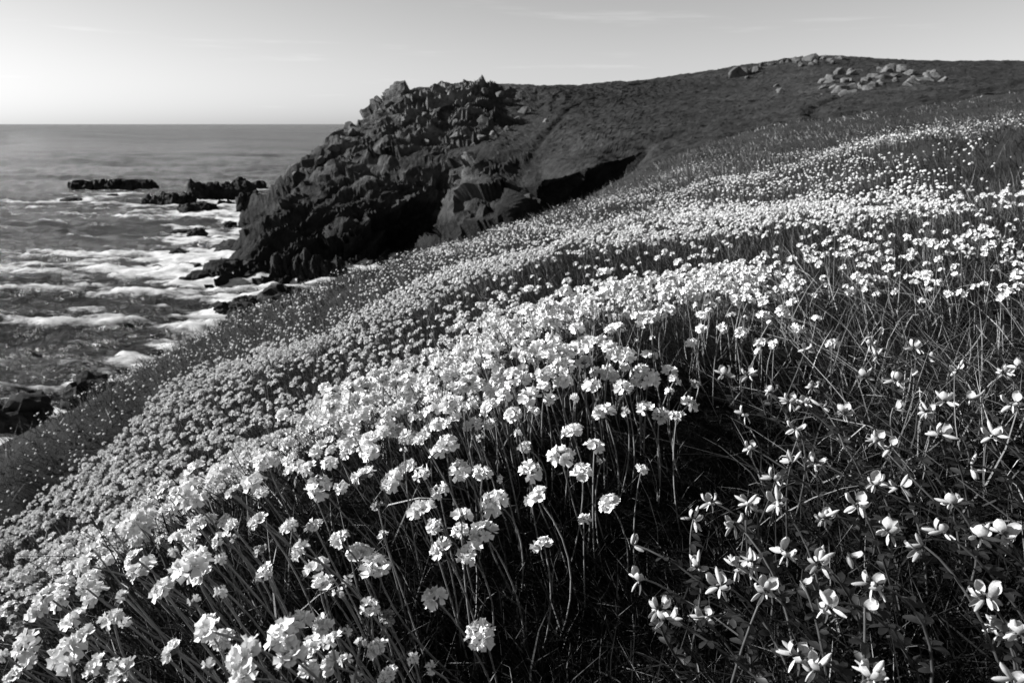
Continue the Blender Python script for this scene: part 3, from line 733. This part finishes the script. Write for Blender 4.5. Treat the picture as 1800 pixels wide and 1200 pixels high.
# ------------------------------------------------------------------ bird's-foot trefoil
def banner_t():
    V, F = [], []; ns, nr = 9, 7           # a round disc, folded along the middle and bent upright
    for j in range(nr):
        t = j / (nr - 1)
        x = .0025 + .0042 * math.sin(1.57 * min(t * 1.15, 1)) - .0022 * t * t; z = .0004 + .0108 * t ** 1.15
        wv = .0048 * math.sqrt(max(0.03, 1 - (2 * t - 1.06) ** 2 * .97)) * (.35 + .65 * min(t / .38, 1))
        for k in range(ns):
            q = (k / (ns - 1) - .5) * 2
            V.append((x - q * q * .0022, q * wv, z - .0004 * q * q))
    for j in range(nr - 1):
        for k in range(ns - 1):
            a = j * ns + k; F += [(a, a + 1, a + ns + 1), (a, a + ns + 1, a + ns)]
    return np.array(V), np.array(F)
def wing_t():
    V, F = [], []; ns, nr = 4, 6
    for j in range(nr):
        t = j / (nr - 1); x = .003 + .0105 * t; hgt = .0040 * math.sin(math.pi * (.12 + .80 * t)) + .0003
        for k in range(ns):
            s = k / (ns - 1); V.append((x, .0004 + .0016 * math.sin(math.pi * s) * math.sin(math.pi * (.1 + .8 * t)) , (s - .45) * hgt - .0012))
    for j in range(nr - 1):
        for k in range(ns - 1):
            a = j * ns + k; F += [(a, a + 1, a + ns + 1), (a, a + ns + 1, a + ns)]
    return np.array(V), np.array(F)
bv, bf = banner_t(); BANNER = np_mesh('banner_petal', bv, bf, [M_TREF], smooth=True)
wv_, wf_ = wing_t(); WING_A = np_mesh('wing_petal', wv_, wf_, [M_TREF], smooth=True)
wm_ = wv_ * np.array([1, -1, 1]); WING_B = np_mesh('wing_petal', wm_, wf_[:, ::-1], [M_TREF], smooth=True)
tv, tf = tube(np.array([[0, 0, 0], [.002, 0, .0001], [.0042, 0, .0001], [.0058, 0, 0]]), [.0005, .0012, .0015, .0012], 6)
CALYX = np_mesh('blossom', tv, tf, [M_TSTEM], smooth=True)
bud_v, bud_f = tube(np.array([[0, 0, 0], [.002, 0, 0], [.006, 0, .0004], [.0095, 0, .001], [.0115, 0, .0015]]), [.0004, .0012, .0016, .0012, .0002], 6)
BUD = np_mesh('bud', bud_v, bud_f, [M_TREF], smooth=True)
lv = []; lf = []
for k, a in enumerate((-.9, 0, .9)):
    V, F = petal(.009, .0012, .0050, .0022, .5, 1.05, 3); V = V @ rotm('Z', a).T; lf.append(F + 12 * k); lv.append(V)
LEAFM = np_mesh('leaf', np.concatenate(lv), np.concatenate(lf), [M_LEAF], smooth=True)
def cc(L, ox, oy): return [(ox + x / 3, oy + y / 3) for x, y in L]
tl = cc([(650,640),(680,840),(850,970),(350,770),(1030,670),(960,785),(1130,800),(1230,630),(1300,690),(1450,745),(1110,950),(1290,960),(1700,760),(1745,920),(1640,1090),(1370,1090),(1520,900),
 (1100,1150),(1020,1120),(360,1160),(640,920),(730,940),(570,910),(220,770),(460,860),(330,980),(600,1050),(990,610),(1770,730),(1210,780),(1380,910)], 1200, 400)
tl += cc([(150,240),(345,250),(500,240),(490,120),(700,30),(750,320),(930,250),(1150,160),(1420,250),(1370,400),(1265,470),(1690,400),(1090,390),(870,510),(545,510),(290,590),
 (370,560),(200,680),(440,700),(620,660),(120,850),(960,800),(1600,730),(1780,930),(610,1050),(1000,1150),(1520,50),(60,330),(80,580),(270,350)], 1200, 800)
tl += [(1110,955),(1125,1015),(1160,1065),(1170,1085)]
tl += cc([(1340,430),(1450,440),(1220,560),(1500,480),(1560,430),(1640,380),(1700,420),(1760,360),(1430,520),(1580,560),(1690,540),(1760,500),(1530,600),(1650,620),(1330,560),(1280,540),(1740,610),(1470,640)], 1260, 260)
while len(tl) < 92:
    u = random.uniform(1190, 1795); v = random.uniform(560, 1195)
    if u < 1190 + (v - 560) * -.1 + 60 or min((abs(u - a) ** 2 + abs(v - b) ** 2 for a, b in tl)) < 30 ** 2: continue
    tl.append((u, v))
tU = np.array([t[0] for t in tl]); tV = np.array([t[1] for t in tl]); th_ = np.random.default_rng(9).uniform(.07, .12, len(tl))
TP, okt = hit(tU, tV, th_, t0=.15, t1=8, steps=700)
trow = lambda v: 'bottom edge' if v > 1080 else 'low in the dark grass' if v > 940 else 'in the middle of the dark grass' if v > 800 else 'high in the dark grass' if v > 640 else 'behind the dark grass' if v > 480 else 'on the upper right slope'
zones = {}
for i in np.argsort(tU): zones.setdefault((trow(tV[i]), 'left part' if tU[i] < 1400 else 'middle part' if tU[i] < 1600 else 'right part'), []).append(i)
tlab = {}
for (rn, cn), ids in zones.items():
    for j, i in enumerate(ids): tlab[i] = f"pale trefoil flower {rn}, {cn}, {ORD[j]} from its left"
for i in range(len(tl)):
    if not okt[i]: continue
    tp = Vector(TP[i]); h = th_[i]
    lnx = random.gauss(-.55, .35); lny = random.gauss(.1, .3)
    bx, by = tp.x - lnx * h, tp.y - lny * h
    base = Vector((bx, by, float(ground(np.array([bx]), np.array([by]))[0]) - .003))
    root = bpy.data.objects.new('trefoil_flower', None); C.objects.link(root); root.location = base; root.empty_display_size = .01
    root['label'] = tlab[i]; root['category'] = 'flower'; root['group'] = 'trefoil flowers in the dark grass at the right'
    tip = np.array(tp - base)
    mid = tip * .6 + np.array([random.gauss(.012, .016), random.gauss(0, .014), random.uniform(.005, .035)])
    path = bez(np.zeros(3), mid, tip, 9)
    V, F = tube(path, np.linspace(.0011, .0007, 9), 5); link('stem', np_mesh('stem', V, F, [M_TSTEM], smooth=True), root)
    nb = random.choice([1, 2, 2, 3, 3, 4, 4]); a0 = random.uniform(0, 6.28)
    for k in range(nb):
        az = a0 + k * 6.28 / max(nb, 3) + random.uniform(-.35, .35); el = random.uniform(-1.0, .15); s = random.uniform(.58, .88)
        m = Matrix.Translation(tip) @ Matrix.Rotation(az, 4, 'Z') @ Matrix.Rotation(-el, 4, 'Y') @ Matrix.Rotation(random.uniform(-.4, .4), 4, 'X') @ Matrix.Scale(s, 4)
        b = link('blossom', CALYX, root); b.matrix_basis = m
        bn = link('banner_petal', BANNER, b); bn.rotation_euler = (0, random.uniform(-.45, .25), 0); bn.location = (.002, 0, 0)
        for W_, sg in ((WING_A, 1), (WING_B, -1)):
            wg = link('wing_petal', W_, b); wg.location = (.001, 0, 0); wg.rotation_euler = (0, random.uniform(-.15, .2), sg * random.uniform(.0, .35))
    for k in range(random.choice([0, 1, 2])):
        bd = link('bud', BUD, root); bd.matrix_basis = Matrix.Translation(tip) @ Matrix.Rotation(random.uniform(0, 6.28), 4, 'Z') @ Matrix.Rotation(random.uniform(-1.2, .2), 4, 'Y')
    for k in range(6):
        q = path[1 + k]; lf_ = link('leaf', LEAFM, root)
        lf_.matrix_basis = Matrix.Translation(q) @ Matrix.Rotation(random.uniform(0, 6.28), 4, 'Z') @ Matrix.Rotation(-random.uniform(.2, .9), 4, 'Y') @ Matrix.Scale(random.uniform(.8, 1.2), 4)

# ------------------------------------------------------------------ masses nobody could count
def bake(tV, tF, pos, mats3, scl):
    """copies of one template: rotation matrices (n,3,3), uniform scale"""
    n_ = len(pos); V = np.einsum('nij,kj->nki', mats3, tV) * scl[:, None, None] + pos[:, None, :]
    F = (tF[None] + (np.arange(n_) * len(tV))[:, None, None]).reshape(-1, tF.shape[1])
    return V.reshape(-1, 3), F
def mats_from_axis(ax, roll):
    ax = ax / np.linalg.norm(ax, axis=-1, keepdims=True)
    a = np.cross(np.broadcast_to([0., 1., .01], ax.shape), ax); a /= np.linalg.norm(a, axis=-1, keepdims=True); b = np.cross(ax, a)
    cr, sr = np.cos(roll)[:, None], np.sin(roll)[:, None]
    return np.stack([a * cr + b * sr, -a * sr + b * cr, ax], -1)
def blades(base, d, L, wd, bend, tone, seg=3):
    """tapering blades: base (n,3), direction d, length, width, sideways/gravity bend (n,3)"""
    n_ = len(base); d = d / np.linalg.norm(d, axis=-1, keepdims=True)
    side = np.cross(d, rng.normal(size=(n_, 3))); side /= np.linalg.norm(side, axis=-1, keepdims=True) + 1e-9
    rows = []
    for i in range(seg + 1):
        t = i / seg; c_ = base + d * (L * t)[:, None] + bend * (L * t * t)[:, None]; wv = (wd * (1 - .85 * t ** 1.5) * .5)[:, None]
        rows += ([c_ - side * wv, c_ + side * wv] if i < seg else [c_])
    V = np.stack(rows, 1); nv = V.shape[1]; f = []
    for i in range(seg - 1): a = 2 * i; f += [(a, a + 1, a + 3), (a, a + 3, a + 2)]
    a = 2 * (seg - 1); f.append((a, a + 1, a + 2))
    F = (np.array(f)[None] + (np.arange(n_) * nv)[:, None, None]).reshape(-1, 3)
    return V.reshape(-1, 3), F, np.repeat(tone, nv)
def scatter(nn, th0, th1, r0, r1, keep=None):
    t = rng.uniform(R_(th0), R_(th1), nn); r = np.exp(rng.uniform(math.log(r0), math.log(r1), nn)); x, y = r * np.sin(t), r * np.cos(t)
    if keep is not None:
        m = rng.uniform(size=nn) < keep(x, y, r, t); x, y, r, t = x[m], y[m], r[m], t[m]
    z = ground(x, y); return np.stack([x, y, z], -1), r, t
def stuff(name, V, F, mat, label, cat, tone=None, mi=None, smooth=False):
    me = np_mesh(name, V, F, mat if isinstance(mat, list) else [mat], mi, {'tone': tone} if tone is not None else None, smooth)
    return link(name, me, kind='stuff', label=label, category=cat)

# needle-leaf cushion under the thrift, with dead bits
P, r, t = scatter(66000, -80, 85, .18, 1.9)
n_ = len(P); d = np.stack([rng.normal(-.25, .6, n_), rng.normal(0, .6, n_), rng.uniform(.35, 1, n_)], -1)
tone = np.exp(rng.normal(math.log(.007), .5, n_)); tone = np.where(rng.uniform(size=n_) < .05, rng.uniform(.10, .26, n_), tone)
V, F, T = blades(P, d, rng.uniform(.018, .05, n_), rng.uniform(.0009, .0015, n_), rng.normal(0, .35, (n_, 3)), tone, 2)
stuff('thrift_foliage', V, F, M_BLADE, 'dark needle leaves matted under the front thrift clump', 'foliage', T)

# thin grass and stalks among the flowers
def keep_grass(x, y, r, t): return np.clip(.45 + .55 * fbm(np.stack([x, y], -1) * 4, 2, 301) + .25 * ((t > R_(14)) & (r > .8)) - .25 * ((t > R_(8)) & (r < .75)), .05, 1)
P, r, t = scatter(34000, -80, 88, .24, 3.2, keep_grass)
n_ = len(P); lean = np.interp(t, [-.8, 0, .8], [-.55, -.35, -.5])
d = np.stack([rng.normal(0, .4, n_) + lean, rng.normal(0, .35, n_), np.ones(n_)], -1)
tone = np.exp(rng.normal(math.log(.007), .5, n_)); tone = np.where(rng.uniform(size=n_) < np.where((t > .12) & (r < .85), .06, .15), rng.uniform(.05, .24, n_), tone)
V, F, T = blades(P, d, rng.uniform(.04, .115, n_) * np.clip(.8 + .15 * r, .8, 1.3), rng.uniform(.0010, .0019, n_), rng.normal(0, .28, (n_, 3)) + np.array([-.1, 0, -.25]), tone, 3)
stuff('meadow_grass', V, F, M_BLADE, 'thin dry grass blades standing among the flowers', 'grass', T)

# tangle of pale dry grass at the right
P, r, t = scatter(9000, 22, 80, .62, 1.7, lambda x, y, r, t: np.clip(.6 + .8 * fbm(np.stack([x, y], -1) * 3, 2, 341), 0, 1))
n_ = len(P); d = np.stack([rng.normal(-.5, .55, n_), rng.normal(0, .4, n_), np.ones(n_)], -1)
tone = np.clip(np.exp(rng.normal(math.log(.10), .9, n_)), .01, .4)
V, F, T = blades(P, d, rng.uniform(.07, .17, n_), rng.uniform(.0011, .0021, n_), rng.normal(0, .3, (n_, 3)) + np.array([-.1, 0, -.3]), tone, 4)
stuff('dry_grass', V, F, M_BLADE, 'tangle of pale dry grass blades at the right of the clump', 'grass', T)
# grass over the slope beyond
def keep_far(x, y, r, t): return np.clip(.8 + .5 * fbm(np.stack([x, y], -1) * 1.3, 3, 311), .1, 1)
P, r, t = scatter(150000, -56, 52, 1.7, 36, keep_far)
n_ = len(P); d = np.stack([rng.normal(-.35, .35, n_), rng.normal(0, .35, n_), np.ones(n_)], -1)
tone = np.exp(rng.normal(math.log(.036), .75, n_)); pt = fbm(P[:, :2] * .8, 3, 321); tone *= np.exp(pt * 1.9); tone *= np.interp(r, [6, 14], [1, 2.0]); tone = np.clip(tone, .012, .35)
V, F, T = blades(P, d, rng.uniform(.06, .15, n_) * 1.0, np.maximum(.0015, r * .00065) * rng.uniform(.7, 1.3, n_), rng.normal(0, .25, (n_, 3)) + np.array([-.1, 0, -.2]), tone, 2)
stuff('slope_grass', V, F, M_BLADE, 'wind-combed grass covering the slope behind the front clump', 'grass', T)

# thrift beyond the 300 nearest: first the rest of the front clump
fu, fv = [], []
while len(fu) < 270:
    u = random.uniform(0, 1420); v = random.uniform(455, 1190)
    top = np.interp(u, [0, 170, 330, 500, 640, 740, 850, 960, 1080, 1300, 1420], [1030, 935, 825, 700, 650, 622, 540, 490, 466, 478, 455])
    if v < top + 2 or v > top + (230 if u < 1150 else 90) or random.random() < (v - top) / 260 or (u < 560 and random.random() < .82): continue
    fu.append(u); fv.append(v)
hh_ = rng.uniform(.05, .10, len(fu)); FP, okf = hit(fu, fv, hh_, t0=.15, t1=6, steps=700)
FP = FP[okf]; n_ = len(FP); hh_ = hh_[okf]; ln_ = lean_dir(np.array(fu)[okf]) + rng.normal(0, .2, n_)
ax = np.stack([-ln_, rng.normal(-.2, .3, n_), np.ones(n_)], -1); M3 = mats_from_axis(ax, rng.uniform(0, 6.28, n_))
Vs, Fs, Ms, o = [], [], [], 0; which = rng.integers(0, 4, n_); sc_ = rng.uniform(.45, .85, n_)
for k in range(4):
    m = which == k; tV_, tF_, tM_ = head_t(70 + k, 9, 2); tV_ = tV_ * np.array([1, 1, .82])
    V, F = bake(tV_, tF_, FP[m], M3[m], sc_[m]); Vs.append(V); Fs.append(F + o); o += len(V); Ms.append(np.tile(tM_, m.sum()))
stuff('thrift_filling', np.concatenate(Vs), np.concatenate(Fs), [M_PETAL, M_BRACT], 'smaller thrift heads crowded between the larger ones of the front clump', 'flowers', mi=np.concatenate(Ms), smooth=True)
fb = FP - np.stack([-ln_ * hh_, 0 * hh_, hh_], -1); fb[:, 2] = ground(fb[:, 0], fb[:, 1])
V, F, T = blades(fb, FP - fb, np.linalg.norm(FP - fb, axis=1), np.full(n_, .0015), np.zeros((n_, 3)), rng.uniform(.08, .2, n_), 2)
stuff('thrift_stalks', V, F, M_BLADE, 'thin stalks under the crowded heads of the front clump', 'stalks', T)
def flower_mask(x, y, r, t):
    p = np.stack([x, y], -1); q = .9 * fbm(p * .75, 3, 331) + .8 * fbm(p * 2.6, 3, 333) + .5 * fbm(p * 7, 2, 334); q = np.clip((q + .20) / .42, 0, 1); m = .03 + .74 * q * q * (3 - 2 * q)
    rr = np.interp(t, [-.75, -.55, -.35, -.2, 0, .2, .45, .7], [4.6, 6.0, 7.5, 8.5, 10., 13., 14., 14.])
    m *= np.clip((rr - r) / (rr * .6), 0, 1) ** .8
    m = np.where((r < 3.0) & (t < .34), np.maximum(m, .04 + .62 * np.clip((fbm(p * 3.2, 3, 335) + .02) / .22, 0, 1)), m)
    m *= np.where((t > .36) & (r < 2.6), .12, 1)
    return np.clip(m, 0, 1)
def head_lo(seed, nf=6):
    r_ = np.random.default_rng(seed); parts = []
    for d_ in head_dirs(seed, nf):
        fp = []
        for k in range(5):
            L_ = .0085 * r_.uniform(.85, 1.1); a_ = k * 1.2566 + r_.uniform(-.2, .2); e_ = R_(r_.uniform(20, 55)); w_ = .0030
            q = np.array([[0, 0, 0], [.7 * L_ * math.cos(e_), -w_, .7 * L_ * math.sin(e_)], [L_ * math.cos(e_), 0, L_ * math.sin(e_)], [.7 * L_ * math.cos(e_), w_, .7 * L_ * math.sin(e_)]]) @ rotm('Z', a_).T
            fp.append((q, np.array([[0, 1, 2], [0, 2, 3]])))
        V_, F_ = join(fp); M_, p_ = floret_xf(d_, r_); parts.append((V_ @ M_.T + p_, F_))
    pv, pf = join(parts); cv_, cf_ = core_t(4)
    V_, F_ = join([(pv, pf), (cv_[:12], cf_[:16])]); return V_, F_, np.concatenate([np.zeros(len(pf), int), np.ones(16, int)])
MID = [head_lo(40 + k) for k in range(3)]
P, r, t = scatter(22000, -56, 50, 1.3, 3.6, flower_mask)
n_ = len(P); h = rng.uniform(.06, .115, n_); ax = np.stack([rng.normal(-.3, .3, n_), rng.normal(-.1, .3, n_), np.ones(n_)], -1)
top = P + np.stack([-h * rng.uniform(0, .5, n_), rng.normal(0, .12, n_) * h, h], -1)
Vs, Fs, Ms, o = [], [], [], 0
which = rng.integers(0, 3, n_); M3 = mats_from_axis(ax, rng.uniform(0, 6.28, n_)); s = rng.uniform(.50, .90, n_)
for k in range(3):
    m = which == k; V, F = bake(MID[k][0], MID[k][1], top[m], M3[m], s[m]); Vs.append(V); Fs.append(F + o); o += len(V); Ms.append(np.tile(MID[k][2], m.sum()))
stuff('thrift_drift', np.concatenate(Vs), np.concatenate(Fs), [M_FARPETAL, M_BRACT], 'pale thrift heads massed on the slope just behind the front clump', 'flowers', mi=np.concatenate(Ms))
V, F, T = blades(P, top - P, np.linalg.norm(top - P, axis=1), np.full(n_, .0017), rng.normal(0, .03, (n_, 3)), rng.uniform(.10, .26, n_), 2)
stuff('thrift_stalks', V, F, M_BLADE, 'stalks of the thrift massed behind the front clump', 'stalks', T)

cap_v = [(0, 0, .009)] + [(.0075 * math.cos(a), .0075 * math.sin(a), .0062) for a in np.linspace(0, 6.283, 6, endpoint=False)] + [(.0115 * math.cos(a + .5), .0115 * math.sin(a + .5), .0005) for a in np.linspace(0, 6.283, 6, endpoint=False)]
cap_f = [(0, 1 + k, 1 + (k + 1) % 6) for k in range(6)] + [(1 + k, 7 + k, 1 + (k + 1) % 6) for k in range(6)] + [(1 + (k + 1) % 6, 7 + k, 7 + (k + 1) % 6) for k in range(6)]
cap_v = np.array(cap_v); cap_f = np.array(cap_f)
P, r, t = scatter(95000, -54, 50, 3.0, 22, flower_mask)
n_ = len(P); h = rng.uniform(.04, .09, n_); ax = np.stack([rng.normal(-.3, .45, n_), rng.normal(-.2, .45, n_), np.ones(n_)], -1)
top = P + np.stack([-h * .25, 0 * h, h], -1)
V, F = bake(cap_v, cap_f, top, mats_from_axis(ax, rng.uniform(0, 6.28, n_)), .32 + .6 * rng.uniform(size=n_) ** 1.5)
Vk, Fk, Tk = blades(P, top - P, np.linalg.norm(top - P, axis=1), np.maximum(.0016, r * .0006), np.zeros((n_, 3)), rng.uniform(.05, .16, n_), 1)
stuff('thrift_stalks', Vk, Fk, M_BLADE, 'stalks of the far carpet of thrift on the hillside', 'stalks', Tk)
stuff('thrift_carpet', V, F, M_FARPETAL, 'far carpet of tiny pale thrift heads over the hillside', 'flowers')
